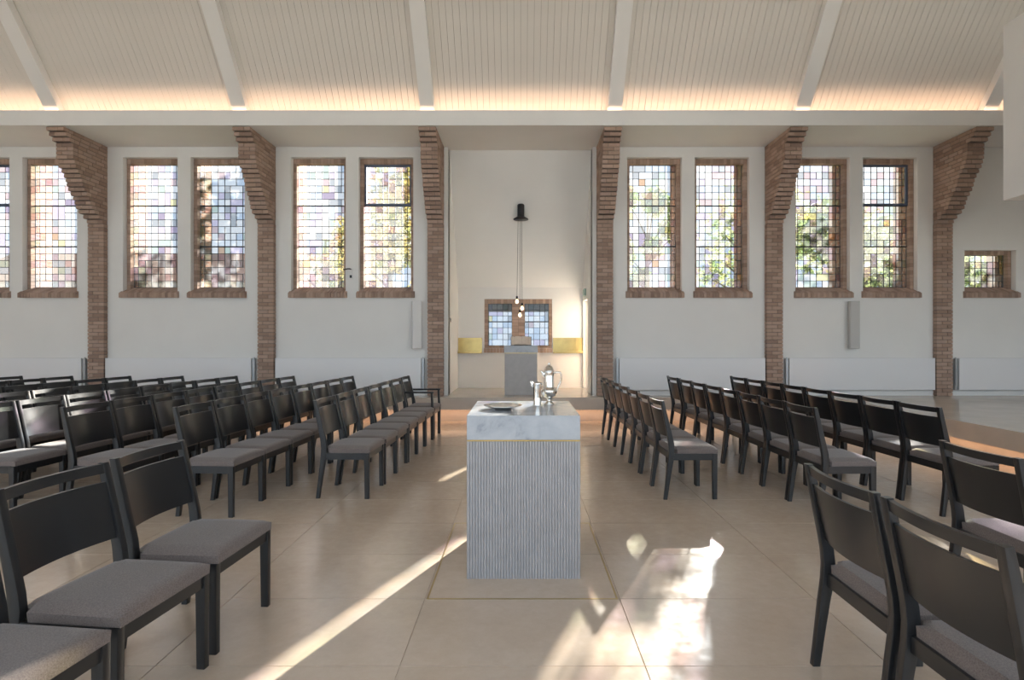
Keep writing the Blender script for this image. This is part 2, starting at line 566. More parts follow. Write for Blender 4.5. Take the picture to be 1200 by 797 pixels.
def surround(win, o, gl, yf, yg, lintel=True):
    """brick jambs, lintel and sloping sill between the plaster opening o and the glass gl"""
    bx = []
    j = 0.006
    z = o[2]
    while z < gl[3] - .01:
        z1 = min(z + .065, gl[3])
        for (a, b) in ((o[0], gl[0]), (gl[1], o[1])):
            d = R.uniform(0, .004)
            bx.append((a, b, yf + d, yg + .02, z + j / 2, z1 - j / 2))
        z += .065
    n = round((o[1] - o[0]) / .06)
    for k in range(n):
        a = o[0] + (o[1] - o[0]) * k / n; b = o[0] + (o[1] - o[0]) * (k + 1) / n
        bx.append((a + j / 2, b - j / 2, yf + R.uniform(0, .004), yg + .02, gl[3], o[3]))
    join_boxes('brick_surround', bx, 'brick_joined', win)
    bobj('surround_mortar', (o[0], o[1], yf + .008, yg + .018, gl[3] + .001, o[3]), 'mortar', win)
    for (a, b) in ((o[0], gl[0] - .002), (gl[1] + .002, o[1])):
        bobj('surround_mortar', (a, b, yf + .008, yg + .018, o[2], gl[3]), 'mortar', win)
    # sill: bricks on edge, sloping from the glass to a nose in front of the wall
    sx0, sx1 = o[0] - .03, o[1] + .03
    n = round((sx1 - sx0) / .055)
    bm = bmesh.new()
    for k in range(n):
        a = sx0 + (sx1 - sx0) * k / n + .003; b = sx0 + (sx1 - sx0) * (k + 1) / n - .003
        aa, bb = max(a, o[0]), min(b, o[1])
        q = R.uniform(-.002, .002)
        prism(bm, [(YBs - .07, o[2] - .105), (YBs, o[2] - .105), (YBs, o[2] + .012), (YBs - .07, o[2] - .025 + q)], a, b, 'x')
        if bb > aa:
            prism(bm, [(YBs, o[2] - .002), (yg + .03, o[2] - .002), (yg + .03, gl[2] + .014), (YBs, o[2] + .012)], aa, bb, 'x')
    me = bpy.data.meshes.new('sill'); bm.to_mesh(me); bm.free()
    at = me.attributes.new('tone', 'FLOAT', 'POINT')
    vals, q = [], .4
    for i in range(len(me.vertices)):
        if i % 8 == 0: q = R.random()
        vals.append(q)
    at.data.foreach_set('value', vals)
    so = me_obj('window_sill', me, 'brick_joined', win)
    tag(so, kind='stuff')

YBs = YB
WN = 0
WHERE = ['in the far bay, cut by the picture edge', 'in the far bay, beside the second brick pilaster', 'left one in the bay of the farthest rows',
         'right one in the bay of the farthest rows', 'left one of the pair beside the lever handle', 'nearest the apse, above the white column speaker',
         'nearest the apse on the short-row side', 'second from the apse on the short-row side', 'left one of the pair above the grey column speaker',
         'right one of the pair above the grey column speaker', 'small square one beside the gallery box']
pairs = []
for o in OPEN:
    gz1 = o[3] - .085 if o[3] > 4 else o[3] - .07
    pairs.append((o, (o[0] + .06, o[1] - .06, o[2] + .095, gz1)))
for o, q in pairs:
    WN += 1
    win = struct(empty('window_%d' % WN))
    if (o[1] + o[0]) / 2 < -9.95 or (o[1] + o[0]) / 2 > 9.3:
        continue
    small = o[3] < 4
    rr = random.Random(100 + WN)
    if small:
        leaded(win, *q[:2], q[2], q[3], 10.0, 8, 5, [], rr=rr)
    else:
        leaded(win, *q[:2], q[2], q[3], 10.0, 8, 18, [6, 12], casement=(WN - 1) in CASEMENT, rr=rr)
    surround(win, o, q, YB + .1, 10.0)

# ------------------------------------------------------------------ brick pilasters with corbelled heads
PROF = [(0.0, .10), (3.44, .10), (3.50, .14), (3.63, .34), (3.78, .40), (3.96, .54), (4.10, .58), (4.25, .70),
        (4.40, .76), (4.60, .76), (4.66, .84), (4.81, .97)]
def proj(z):
    for (a, p), (b, q) in zip(PROF, PROF[1:]):
        if a <= z <= b: return p + (q - p) * (z - a) / (b - a)
    return PROF[-1][1]
CH = 0.0652
PLAB = ['brick pilaster with stepped corbel head, farthest from apse on the long-row side', 'brick pilaster with stepped corbel head, middle of three on the long-row side',
        'brick pilaster forming the left jamb of the white apse', 'brick pilaster forming the right jamb of the white apse',
        'brick pilaster with corbel head between the windows behind the three-row block', 'brick pilaster with corbel head beside the small square window']
for pi, xc in enumerate(PX):
    p = tag(empty('brick_pilaster', (xc, YB - .0015, ZP)), PLAB[pi], 'pilaster', 'brick pilasters of the window wall')
    core = []
    n = int(round((ZS - ZP) / CH)); ch = (ZS - ZP) / n
    hw = PW / 2
    for k in range(n):
        z0, z1 = k * ch, (k + 1) * ch
        d = proj(ZP + (k + .6) * ch)
        za, zb = z0 + .006, z1 - .006
        dd = lambda: R.uniform(-.003, .003)
        core.append((-hw + .010, hw - .010, -d + .011, 0, z0, z1))
        if k % 2 == 0: cuts = [-hw, -hw + .185, hw]
        else: cuts = [-hw, -hw + .092, hw]
        for a, b in zip(cuts, cuts[1:]):
            piece('brick', 'brick', p, a + (.005 if a > -hw else 0), b - (.005 if b < hw else 0), -d + dd(), -d + .095, za, zb)
        # bricks along both cheeks
        y = -d + .103
        L = .19 if k % 2 else .105
        while y < -.03:
            y1 = min(y + L, 0)
            if y1 > -.04: y1 = 0
            for s in (-1, 1):
                a, b = (-hw + dd() * .5, -hw + .07) if s < 0 else (hw - .07, hw + dd() * .5)
                piece('brick', 'brick', p, a, b, y, y1 - .010, za, zb)
            y = y1; L = .2
    bm = bmesh.new()
    for c in core: box(bm, *c)
    bm_obj('mortar_core', bm, 'mortar', p)

# ------------------------------------------------------------------ soffit, edge beam, cove light
YC = 8.80
sf = struct(empty('ceiling_soffit'), 'white flat soffit with upstand beam above the pilasters')
bobj('soffit', (XL, XR, YC + .03, 9.99, ZS, ZS + .07), 'paint', sf)
bobj('edge_beam', (XL, XR, YC, YC + .03, ZS - .003, 5.045), 'paint', sf)
bobj('led_strip', (XL + .1, XR - .1, YC + .035, YC + .055, ZS + .071, ZS + .10), 'led', sf)

cl = bpy.data.lights.new('cove_light', 'AREA')
cl.shape = 'RECTANGLE'; cl.size = XR - XL - .4; cl.size_y = .03
cl.energy = 15; cl.color = (1.0, 0.64, 0.42); cl.spread = math.radians(120)
co = bpy.data.objects.new('cove_light', cl); C.objects.link(co)
co.location = ((XL + XR) / 2, YC + .05, ZS + .12)
co.rotation_euler = Vector((0, -.40, .9)).to_track_quat('-Z', 'Y').to_euler()

# ------------------------------------------------------------------ sloped ceiling with boards and rafters
RIDGE = 3.6
SL = 1.31
ang = math.atan(SL)
def slope_z(y, off=0.0):            # underside of rafters
    return 5.06 + (8.86 - y) * SL + off
ce = struct(empty('ceiling'))
Y1 = 9.10
boff = 0.13 / math.cos(ang)
for s in (1, -1):
    bm = bmesh.new()
    ys = [(Y1, RIDGE), (2 * RIDGE - Y1, RIDGE)][0 if s == 1 else 1]
    zt = slope_z(RIDGE, boff); zb = slope_z(Y1, boff)
    t = 0.16
    prism(bm, [(ys[0], zb + .032), (ys[0], zb + .032 + t), (RIDGE, zt + .032 + t), (RIDGE, zt + .032)], XL, XR, 'x')
    bm_obj('roof_deck', bm, 'ceiling_back' if s == 1 else 'paint', ce)
# boards on the slope in view
Lb = (Y1 - RIDGE) / math.cos(ang)
cyb = (Y1 + RIDGE) / 2
bw = 0.1
brd = bpy.data.meshes.new('ceiling_board')
bm = boxm(-bw / 2 + .002, bw / 2 - .002, -Lb / 2, Lb / 2, 0, .018)
bm.to_mesh(brd); bm.free(); brd.materials.append(M['board'])
for k in range(-104, 104):
    o = bpy.data.objects.new('ceiling_board', brd)
    C.objects.link(o); o.parent = ce
    o.location = (k * bw + .04, cyb, slope_z(cyb, boff))
    o.rotation_euler = (-ang, 0, 0)
# rafters
for k in range(-5, 5):
    xc = -0.005 + 2.995 * (k + .5)
    if abs(xc) > 11.5: continue
    bm = bmesh.new()
    y0 = 8.98
    prism(bm, [(y0, slope_z(y0)), (y0, slope_z(y0) + .2), (RIDGE, slope_z(RIDGE) + .2), (RIDGE, slope_z(RIDGE))], xc - .112, xc + .112, 'x')
    bm_obj('rafter', bm, 'paint', ce)

# ------------------------------------------------------------------ remaining shell
wl = struct(bobj('wall_left', (XL - .2, XL, YR - .2, 10.36, -.1, 12.6), 'plaster'))
wr = struct(bobj('wall_right', (XR, XR + .2, YR - .2, 10.36, -.1, 12.6), 'plaster'))
# opposite wall: out of view, tall glazing added to let in fill light
ZR = slope_z(Y1, boff) + .1
fh = []
for k in range(8):
    x0 = XL + .5 + k * 2.95
    fh.append((x0, x0 + 2.45, 0.5, 4.5))
wf = struct(holed('wall_front', XL, XR, -.1, ZR, YR - .3, YR, fh, 'plaster'))
for i, h in enumerate(fh):
    wn = struct(empty('window_%d' % (20 + i)))  # unseen window, added for the daylight it lets in
    bobj('pane', (h[0], h[1], YR - .16, YR - .15, h[2], h[3]), 'clear_glass', wn)
    xm = (h[0] + h[1]) / 2
    bobj('window_frame', (xm - .03, xm + .03, YR - .19, YR - .12, h[2], h[3]), 'paint', wn)
    ld = bpy.data.lights.new('window_portal', 'AREA')
    ld.shape = 'RECTANGLE'; ld.size = h[1] - h[0]; ld.size_y = h[3] - h[2]
    ld.cycles.is_portal = True
    lo = bpy.data.objects.new('window_portal', ld); C.objects.link(lo)
    lo.location = (xm, YR - .1, (h[2] + h[3]) / 2); lo.rotation_euler = (-math.pi / 2, 0, math.pi)

# ------------------------------------------------------------------ apse
ap = struct(empty('wall_apse'), 'white apse with sloped ceiling behind the lectern')
YA = 11.4
ZA = 2.48
yS = 9.97
za = lambda y: ZS - (y - yS) * (ZS - ZA) / (YA - yS)
bm = bmesh.new()
prism(bm, [(yS, ZS), (YA + .3, za(YA + .3)), (YA + .3, za(YA + .3) + .2), (yS, ZS + .3)], APSE[0] - .2, APSE[1] + .2, 'x')
bm_obj('sloped_ceiling', bm, 'plaster', ap)
bm = bmesh.new()
prism(bm, [(YB + .1, ZP), (YA, ZP), (YA, ZA), (yS, ZS), (YB + .1, ZS)], APSE[0] - .2, APSE[0], 'x')
bm_obj('side_wall', bm, 'plaster', ap)
# right cheek with door opening
DY0, DY1, DZ = 10.60, 11.30, 2.19
bm = bmesh.new()
prism(bm, [(YB + .1, ZP), (DY0, ZP), (DY0, za(DY0)), (yS, ZS), (YB + .1, ZS)], APSE[1], APSE[1] + .2, 'x')
prism(bm, [(DY0, DZ), (DY1, DZ), (DY1, za(DY1)), (DY0, za(DY0))], APSE[1], APSE[1] + .2, 'x')
prism(bm, [(DY1, ZP), (YA, ZP), (YA, ZA), (DY1, za(DY1))], APSE[1], APSE[1] + .2, 'x')
bm_obj('side_wall', bm, 'plaster', ap)
d1 = struct(empty('door_1'), 'narrow frosted glass door in the apse side wall')
bobj('pane', (APSE[1] + .10, APSE[1] + .11, DY0 + .05, DY1 - .05, ZP + .05, DZ - .05), 'frosted', d1)
for a in ((DY0, DY0 + .05, ZP, DZ), (DY1 - .05, DY1, ZP, DZ), (DY0 + .05, DY1 - .05, DZ - .05, DZ), (DY0 + .05, DY1 - .05, ZP, ZP + .05)):
    bobj('door_frame', (APSE[1] + .07, APSE[1] + .14, a[0], a[1], a[2], a[3]), 'paint', d1)
tag(bobj('door_sign', (APSE[1] - .04, APSE[1], 10.78, 11.05, 2.27, 2.40), 'exit_green', bevel=.006),
    'small pale green sign above the apse side door', 'sign')
sw = tag(empty('wall_switch', (APSE[0], 10.1, 1.76)), 'small dark switch on the left cheek of the apse', 'switch')
bobj('plate', (0, .008, -.03, .03, -.045, .045), 'speaker_grey', sw, bevel=.002)
bobj('rocker', (.008, .018, -.018, .018, -.03, .03), 'black_metal', sw, bevel=.002)
# apse back wall with twin window
ao = (-0.761, 0.631, 1.235, 2.242)
aG = [(-0.684, -0.195, 1.286, 2.145), (0.070, 0.566, 1.286, 2.145)]
holed('back_wall', APSE[0] - .2, APSE[1] + .2, 0.0, ZA + .02, YA, YA + .10, [ao], 'plaster', ap)
holed('back_wall_outer', APSE[0] - .2, APSE[1] + .2, -.3, ZA, YA + .14, YA + .4, aG, 'outer_brick', ap)
aw = struct(empty('window_15'), 'twin leaded window in a brick surround behind the lectern')
for gq in aG:
    leaded(aw, gq[0], gq[1], gq[2], gq[3], YA + .09, 5, 7, [4], rr=random.Random(55 + int(gq[0] * 10)))
bx = []
def fill_bricks(x0, x1, z0, z1, y0, y1, soldier=False):
    if soldier:
        n = max(1, round((x1 - x0) / .065))
        for k in range(n):
            bx.append((x0 + (x1 - x0) * k / n + .003, x0 + (x1 - x0) * (k + 1) / n - .003, y0 + R.uniform(0, .003), y1, z0 + .003, z1 - .003))
    else:
        n = max(1, round((z1 - z0) / .065))
        for k in range(n):
            m = max(1, round((x1 - x0) / .12))
            for q in range(m):
                bx.append((x0 + (x1 - x0) * q / m + .003, x0 + (x1 - x0) * (q + 1) / m - .003, y0 + R.uniform(0, .003), y1, z0 + (z1 - z0) * k / n + .003, z0 + (z1 - z0) * (k + 1) / n - .003))
ya0, ya1 = YA + .01, YA + .13
fill_bricks(ao[0], aG[0][0], ao[2], 2.145, ya0, ya1)
fill_bricks(aG[0][1], aG[1][0], ao[2], 2.145, ya0, ya1)
fill_bricks(aG[1][1], ao[1], ao[2], 2.145, ya0, ya1)
fill_bricks(ao[0], ao[1], 2.145, ao[3], ya0, ya1, True)
fill_bricks(aG[0][0], aG[0][1], ao[2], aG[0][2], ya0, ya1, True)
fill_bricks(aG[1][0], aG[1][1], ao[2], aG[0][2], ya0, ya1, True)
fill_bricks(ao[0] - .01, ao[1] + .01, 1.137, ao[2], YA - .06, YA + .05, True)
join_boxes('brick_surround', bx, 'brick_joined', aw)
bm = bmesh.new()
for a in ((ao[0], aG[0][0] - .004, ao[2], 2.145), (aG[0][1] + .004, aG[1][0] - .004, ao[2], 2.145), (aG[1][1] + .004, ao[1], ao[2], 2.145), (ao[0], ao[1], 2.149, ao[3]),
          (ao[0], ao[1], ao[2], aG[0][2] - .004)):
    box(bm, a[0], a[1], ya0 + .008, ya1, a[2], a[3])
bm_obj('surround_mortar', bm, 'mortar', aw)
# brass shelf panels either side of the window
for nm, (x0, x1) in (('left', (APSE[0] + .002, -0.807)), ('right', (0.65, APSE[1] - .002))):
    b = tag(empty('brass_panel', ((x0 + x1) / 2, YA - .0015, 1.128)), 'polished brass wall panel with ledge, %s of the apse window' % nm, 'wall panel', 'brass panels of the apse')
    hw = (x1 - x0) / 2
    bobj('sheet', (-hw, hw, -.012, 0, .05, .316), 'brass', b)
    bobj('ledge', (-hw, hw, -.10, 0, 0, .05), 'brass', b, bevel=.004)

# lectern and book
le = tag(empty('lectern', (-.008, 10.14, ZP)), 'grey stone lectern with pale marble top in the apse', 'lectern')
bobj('body', (-.29, .29, -.27, .27, 0, .742), 'lectern_stone', le, bevel=.004)
bobj('brass_band', (-.288, .288, -.268, .268, .742, .752), 'brass', le)
bobj('marble_top', (-.30, .30, -.28, .28, .752, .88), 'marble', le, bevel=.004)
bk = tag(empty('open_book', (-.005, 10.02, ZP + .892)), 'open book propped on top of the grey lectern', 'book')
bk.rotation_euler = (math.radians(-28), 0, 0)
bobj('cover', (-.187, .187, .012, .02, 0, .175), 'cover', bk)
bobj('support', (-.1, .1, .02, .05, .04, .09), 'cover', bk)
for s in (-1, 1):
    bm = bmesh.new()
    n = 7
    pts = []
    for i in range(n + 1):
        u = i / n
        pts.append((s * u * .178, .012 - .030 * math.sin(math.pi * min(1, u * 1.25 + .12)) ** .7 if u < .75 else .012 - .02 * (1 - u) / .25 - .002))
    prism(bm, pts + [(s * .178, .012), (0, .0125)], .006, .170, 'z')
    bm_obj('page_block', bm, 'page', bk)

# pendant lamp on the sloped apse ceiling
pl = tag(empty('pendant_lamp', (-.01, 10.45, 2.29 + H)), 'black pendant lamp with three bare bulbs hanging in the apse', 'lamp')
bm = bmesh.new(); lathe(bm, [(.066, .0), (.066, .25), (.05, .27)], 24); bm_obj('sleeve', bm, 'black_metal', pl, True)
bm = bmesh.new(); lathe(bm, [(.142, -.022), (.142, -.010), (.12, .004), (.075, .03), (.06, .04)], 32); bm_obj('canopy_dish', bm, 'black_metal', pl, True)
for (px, py) in ((605.8, 353), (611.8, 361), (609.3, 369)):
    x = (px - 611) / F * 10.45 + .01
    z = H - (py - 398.5) / F * 10.45 - (2.29 + H)
    dy = R.uniform(-.03, .03)
    bm = bmesh.new(); tube(bm, [(x * .7, dy, -.02), (x, dy, z + .1)], .0035, 6); bm_obj('cord', bm, 'black_metal', pl)
    bm = bmesh.new(); lathe(bm, [(.018, 0), (.02, .02), (.02, .055), (.01, .065)], 14, x, dy, z + .035); bm_obj('socket', bm, 'black_metal', pl, True)
    bm = bmesh.new(); lathe(bm, [(.004, -.045), (.02, -.036), (.029, -.016), (.029, 0), (.02, .022), (.014, .036)], 16, x, dy, z); bm_obj('bulb', bm, 'bulb', pl, True)

# ------------------------------------------------------------------ radiators
def radiator(x0, x1, endside, label):
    r = tag(empty('radiator', ((x0 + x1) / 2, YB - .0015, .525)), label, 'radiator', 'flat white radiators under the windows')
    hw = (x1 - x0) / 2
    bobj('front_panel', (-hw, hw, -.105, -.085, 0, .56), 'radiator', r, bevel=.004)
    bobj('back_panel', (-hw + .02, hw - .02, -.085, -.03, .02, .545), 'radiator', r)
    xe = endside * (hw + .03)
    bobj('end_cover', (xe - .022, xe + .022, -.085, -.035, -.0, .55), 'radiator_end', r, bevel=.003)
    bobj('pipe', (xe - .01, xe + .01, -.07, -.05, .548, .57), 'radiator_end', r)
    bobj('bracket', (-.03, .03, -.031, 0, .1, .5), 'radiator_end', r)
RL = ['white flat radiator at the far end of the long rows', 'white flat radiator under the windows behind the fifth row', 'white flat radiator under the windows beside the white column speaker',
      'white flat radiator beside the apse behind the three-row block', 'white flat radiator under the grey column speaker', 'white flat radiator under the small square window']
for i, b in enumerate((0, 1, 2, 4, 5, 6)):
    l = BAYS[b] - 2.97 / 2 + PW / 2; r_ = BAYS[b] + 2.97 / 2 - PW / 2
    if b < 3: radiator(l + .03, r_ - .11, 1, RL[i])
    else: radiator(l + .11, r_ - .03, -1, RL[i])

# ------------------------------------------------------------------ column speakers
for (px, rz, mat, lab) in ((488.0, .35, 'speaker_white', 'white column speaker on the wall beside the apse pilaster'),
                           (1000.5, -.12, 'speaker_grey', 'grey column speaker below the window pair')):
    y = 9.70
    s = tag(empty('column_speaker', ((px - 611) / F * y, y, 1.25), rz), lab, 'speaker', 'column speakers on the window wall')
    bobj('cabinet', (-.08, .08, -.05, .04, 0, .83), mat, s, bevel=.008)
    bobj('grille', (-.068, .068, -.056, -.05, .02, .81), mat, s)
    bobj('bracket', (-.03, .03, .04, .105, .35, .45), 'radiator_end', s)

# lever handle on the wall between two windows
hd = tag(empty('lever_handle', (-3.03, YB, 2.56)), 'small black lever handle on a white plate beside a leaded window', 'handle')
bobj('plate', (-.075, .055, -.012, 0, -.09, .10), 'speaker_white', hd, bevel=.003)
bm = bmesh.new(); tube(bm, [(.02, -.01, .09), (.02, -.06, .09), (-.02, -.065, .09), (-.10, -.065, .075)], .011, 8); bm_obj('lever', bm, 'black_metal', hd, True)
bobj('keyhole', (.0, .04, -.015, -.012, -.065, -.015), 'black_metal', hd)

# ------------------------------------------------------------------ gallery box at the podium end
gb = struct(bobj('wall_gallery', (XP, 10.2, 4.7, 6.1, 2.935, 4.855), 'plaster'), 'white boxed-in gallery hanging above the podium')

# ------------------------------------------------------------------ altar
AX0, AX1, AY0, AY1, AZ = -.32, .345, 3.25, 4.03, .957
al = tag(empty('altar_table', ((AX0 + AX1) / 2, (AY0 + AY1) / 2, 0)), 'block altar of fluted grey stone with marble top and brass line', 'altar')
hx, hy = (AX1 - AX0) / 2, (AY1 - AY0) / 2
bobj('core', (-hx + .008, hx - .008, -hy + .008, hy - .008, 0, .805), 'flute', al)
# flutes: half-round ribs around the body
def ribs(L, n):
    pts = []
    for k in range(n):
        a = -L + 2 * L * k / n; wd = 2 * L / n
        pts += [(a + wd * .12, 0.0), (a + wd * .12, .007), (a + wd * .3, .0098), (a + wd * .7, .0098), (a + wd * .88, .007), (a + wd * .88, 0.0)]
    return pts
bm = bmesh.new()
def rib_strip(L, n, fn):
    pts = ribs(L, n)
    va = [bm.verts.new(fn(u, d, 0.0)) for u, d in pts]
    vb = [bm.verts.new(fn(u, d, .805)) for u, d in pts]
    for i in range(len(pts) - 1):
        bm.faces.new((va[i], va[i + 1], vb[i + 1], vb[i]))
rib_strip(hx, 40, lambda u, d, z: (u, -hy + .009 - d, z))
rib_strip(hx, 40, lambda u, d, z: (-u, hy - .009 + d, z))
rib_strip(hy, 47, lambda u, d, z: (hx - .009 + d, u, z))
rib_strip(hy, 47, lambda u, d, z: (-hx + .009 - d, -u, z))
bmesh.ops.recalc_face_normals(bm, faces=list(bm.faces))
tag(bm_obj('fluting', bm, 'flute', al), kind='stuff')
bobj('brass_strip', (-hx + .002, hx - .002, -hy + .002, hy - .002, .805, .814), 'brass', al)
bobj('marble_top', (-hx, hx, -hy, hy, .814, AZ), 'marble', al, bevel=.003)

# silver vessels
fg = tag(empty('silver_flagon', (.19, 3.81, AZ)), 'tall silver flagon with domed lid standing on the marble altar', 'jug')
bm = bmesh.new()
lathe(bm, [(.033, 0), (.034, .006), (.026, .014), (.015, .026), (.014, .038), (.02, .046), (.038, .058), (.051, .075), (.055, .092), (.052, .104), (.041, .114), (.037, .122),
           (.0355, .15), (.0335, .19), (.032, .222), (.034, .228)], 36)
bm_obj('body', bm, 'silver', fg, True)
bm = bmesh.new()
lathe(bm, [(.036, .228), (.036, .233), (.031, .240), (.027, .252), (.018, .264), (.008, .270), (.006, .275), (.009, .281), (.006, .288), (.001, .292)], 32)
bm_obj('lid', bm, 'silver', fg, True)
bm = bmesh.new(); tube(bm, [(.03, 0, .214), (.055, 0, .222), (.078, 0, .220), (.084, 0, .206), (.082, 0, .17), (.078, 0, .150), (.064, 0, .125), (.06, 0, .105), (.05, 0, .088)], [.006, .006, .007, .007, .006, .006, .005, .005, .004], 10)
bm_obj('handle', bm, 'silver', fg, True)
bm = bmesh.new(); tube(bm, [(-.025, 0, .195), (-.04, 0, .212), (-.052, 0, .228), (-.058, 0, .234)], [.016, .013, .009, .005], 10)
bm_obj('spout', bm, 'silver', fg, True)
bk2 = tag(empty('silver_pitcher', (.108, 3.74, AZ)), 'slim silver pitcher beside the tall flagon on the altar', 'pitcher')
bm = bmesh.new()
lathe(bm, [(.030, 0), (.031, .006), (.026, .014), (.0265, .06), (.028, .11), (.031, .145), (.034, .158), (.032, .158), (.026, .12), (.024, .02), (.001, .018)], 32)
bm_obj('body', bm, 'silver', bk2, True)
bm = bmesh.new(); tube(bm, [(-.026, 0, .128), (-.036, 0, .148), (-.046, 0, .162), (-.05, 0, .167)], [.013, .012, .008, .004], 10); bm_obj('spout', bm, 'silver', bk2, True)
bm = bmesh.new(); tube(bm, [(.03, 0, .145), (.045, 0, .14), (.05, 0, .11), (.045, 0, .07), (.027, 0, .05)], .0035, 8); bm_obj('handle', bm, 'silver', bk2, True)
pt = tag(empty('silver_plate', (-.118, 3.55, AZ)), 'round silver plate lying on the marble altar', 'plate')
bm = bmesh.new()
lathe(bm, [(.05, 0), (.05, .006), (.085, .012), (.122, .024), (.124, .027), (.120, .028), (.082, .017), (.001, .013)], 48)
bm_obj('dish', bm, 'silver', pt, True)

# ------------------------------------------------------------------ chairs
def sweep_post(y0, y1, pts, bev=.004):
    """post in the xz plane: pts = (x centre, z, half thickness)"""
    bm = bmesh.new()
    rings = []
    for x, z, h in pts:
        rings.append([bm.verts.new(q) for q in ((x - h, y0, z), (x + h, y0, z), (x + h, y1, z), (x - h, y1, z))])
    for a, b in zip(rings, rings[1:]):
        for k in range(4):
            j = (k + 1) % 4
            bm.faces.new((a[k], a[j], b[j], b[k]))
    bm.faces.new(rings[0][::-1]); bm.faces.new(rings[-1])
    bmesh.ops.recalc_face_normals(bm, faces=list(bm.faces))
    es = [e for e in bm.edges if abs(e.verts[0].co.z - e.verts[1].co.z) > .01]
    bmesh.ops.bevel(bm, geom=es, offset=bev, segments=2, affect='EDGES', profile=.5)
    return bm

CW = 0.238
POST = [(-.224, 0.0, .016), (-.208, .12, .018), (-.188, .27, .022), (-.172, .37, .025), (-.168, .44, .0255), (-.174, .50, .0245), (-.188, .57, .0225),
        (-.212, .68, .020), (-.236, .79, .017), (-.252, .866, .0145)]
def post_x(z):
    for (a, z0, _), (b, z1, _) in zip(POST, POST[1:]):
        if z0 <= z <= z1: return a + (b - a) * (z - z0) / (z1 - z0)
    return POST[-1][0]

def curved_slab(zs, half, bulge, th, n=12):
    """curved board across the chair back, zs = heights"""
    bm = bmesh.new()
    gr = []
    for z in zs:
        row = []
        for i in range(n + 1):
            u = -1 + 2 * i / n
            x = post_x(z) - bulge * (1 - u * u) + .002
            row.append((bm.verts.new((x - th / 2, u * half, z)), bm.verts.new((x + th / 2, u * half, z))))
        gr.append(row)
    for a, b in zip(gr, gr[1:]):
        for i in range(n):
            for s in (0, 1):
                bm.faces.new((a[i][s], a[i + 1][s], b[i + 1][s], b[i][s]))
        for i in (0, n):
            bm.faces.new((a[i][0], a[i][1], b[i][1], b[i][0]))
    for row in (gr[0], gr[-1]):
        for i in range(n):
            bm.faces.new((row[i][0], row[i][1], row[i + 1][1], row[i + 1][0]))
    bmesh.ops.recalc_face_normals(bm, faces=list(bm.faces))
    return bm

CM = {}
def mesh_of(name, bm, mat, smooth=False):
    me = bpy.data.meshes.new(name)
    bm.to_mesh(me); bm.free()
    me.materials.append(M[mat])
    if smooth:
        me.polygons.foreach_set('use_smooth', [True] * len(me.polygons))
        try: me.set_sharp_from_angle(angle=math.radians(40))
        except Exception: pass
    return me
CHAIR = []
for s in (-1, 1):
    a, b = (-CW, -CW + .032) if s < 0 else (CW - .032, CW)
    CHAIR.append(('rear_leg', mesh_of('rear_leg', sweep_post(a, b, POST), 'wood', True)))
    CHAIR.append(('front_leg', mesh_of('front_leg', sweep_post(a, b, [(.214, 0, .019), (.213, .2, .021), (.212, .40, .0235)]), 'wood', True)))
bm = bmesh.new()
for d in ((-.165, .20, -CW + .003, -CW + .025, .345, .402), (-.165, .20, CW - .025, CW - .003, .345, .402), (.205, .226, -CW + .03, CW - .03, .345, .402), (-.18, -.155, -CW + .03, CW - .03, .345, .402)):
    box(bm, *d)
CHAIR.append(('seat_frame', mesh_of('seat_frame', bm, 'wood')))
# upholstered seat, narrower between the rear posts
bm = bmesh.new()
nx, ny = 12, 12
top = []
def seat_half(x):
    return .234 if x > -.13 else .204
xs = [-.165, -.15, -.135, -.12, -.10, -.05, 0, .05, .10, .15, .19, .215, .232, .24]
for x in xs:
    hwid = seat_half(x)
    row = []
    for j in range(ny + 1):
        u = -1 + 2 * j / ny
        e = min((1 - abs(u)) * hwid, x + .165, .24 - x)
        z = .458 + .008 * (1 - u * u) * (1 - ((x - .03) / .22) ** 2) - .020 * max(0, 1 - e / .022) ** 2
        row.append(bm.verts.new((x, u * hwid, z)))
    top.append(row)
bot = [[bm.verts.new((x, (-1 + 2 * j / ny) * (seat_half(x) - .004), .402)) for j in (0, ny)] for x in xs]
for i in range(len(xs) - 1):
    for j in range(ny):
        bm.faces.new((top[i][j], top[i + 1][j], top[i + 1][j + 1], top[i][j + 1]))
    bm.faces.new((top[i][0], bot[i][0], bot[i + 1][0], top[i + 1][0]))
    bm.faces.new((top[i][ny], top[i + 1][ny], bot[i + 1][1], bot[i][1]))
    bm.faces.new((bot[i][0], bot[i][1], bot[i + 1][1], bot[i + 1][0]))
bm.faces.new([top[0][j] for j in range(ny + 1)] + [bot[0][1], bot[0][0]])
bm.faces.new([top[-1][j] for j in range(ny, -1, -1)] + [bot[-1][0], bot[-1][1]])
bmesh.ops.recalc_face_normals(bm, faces=list(bm.faces))
CHAIR.append(('seat', mesh_of('seat', bm, 'fabric', True)))
CHAIR.append(('backrest', mesh_of('backrest', curved_slab([.545, .60, .66, .72, .785], CW - .03, .030, .013), 'wood', True)))
CHAIR.append(('top_rail', mesh_of('top_rail', curved_slab([.822, .84, .862], CW - .03, .030, .020), 'wood', True)))
bm = bmesh.new()
ARM = []
for s in (-1, 1):
    a, b = (-CW - .034, -CW - .002) if s < 0 else (CW + .002, CW + .034)
    bm = bmesh.new(); box(bm, -.215, .225, a, b, .645, .668)
    bmesh.ops.bevel(bm, geom=list(bm.edges), offset=.005, segments=2, affect='EDGES')
    ARM.append(('armrest', mesh_of('armrest', bm, 'wood')))
    ARM.append(('arm_post', mesh_of('arm_post', sweep_post(a, b, [(.212, .36, .02), (.205, .5, .016), (.198, .647, .015)]), 'wood', True)))

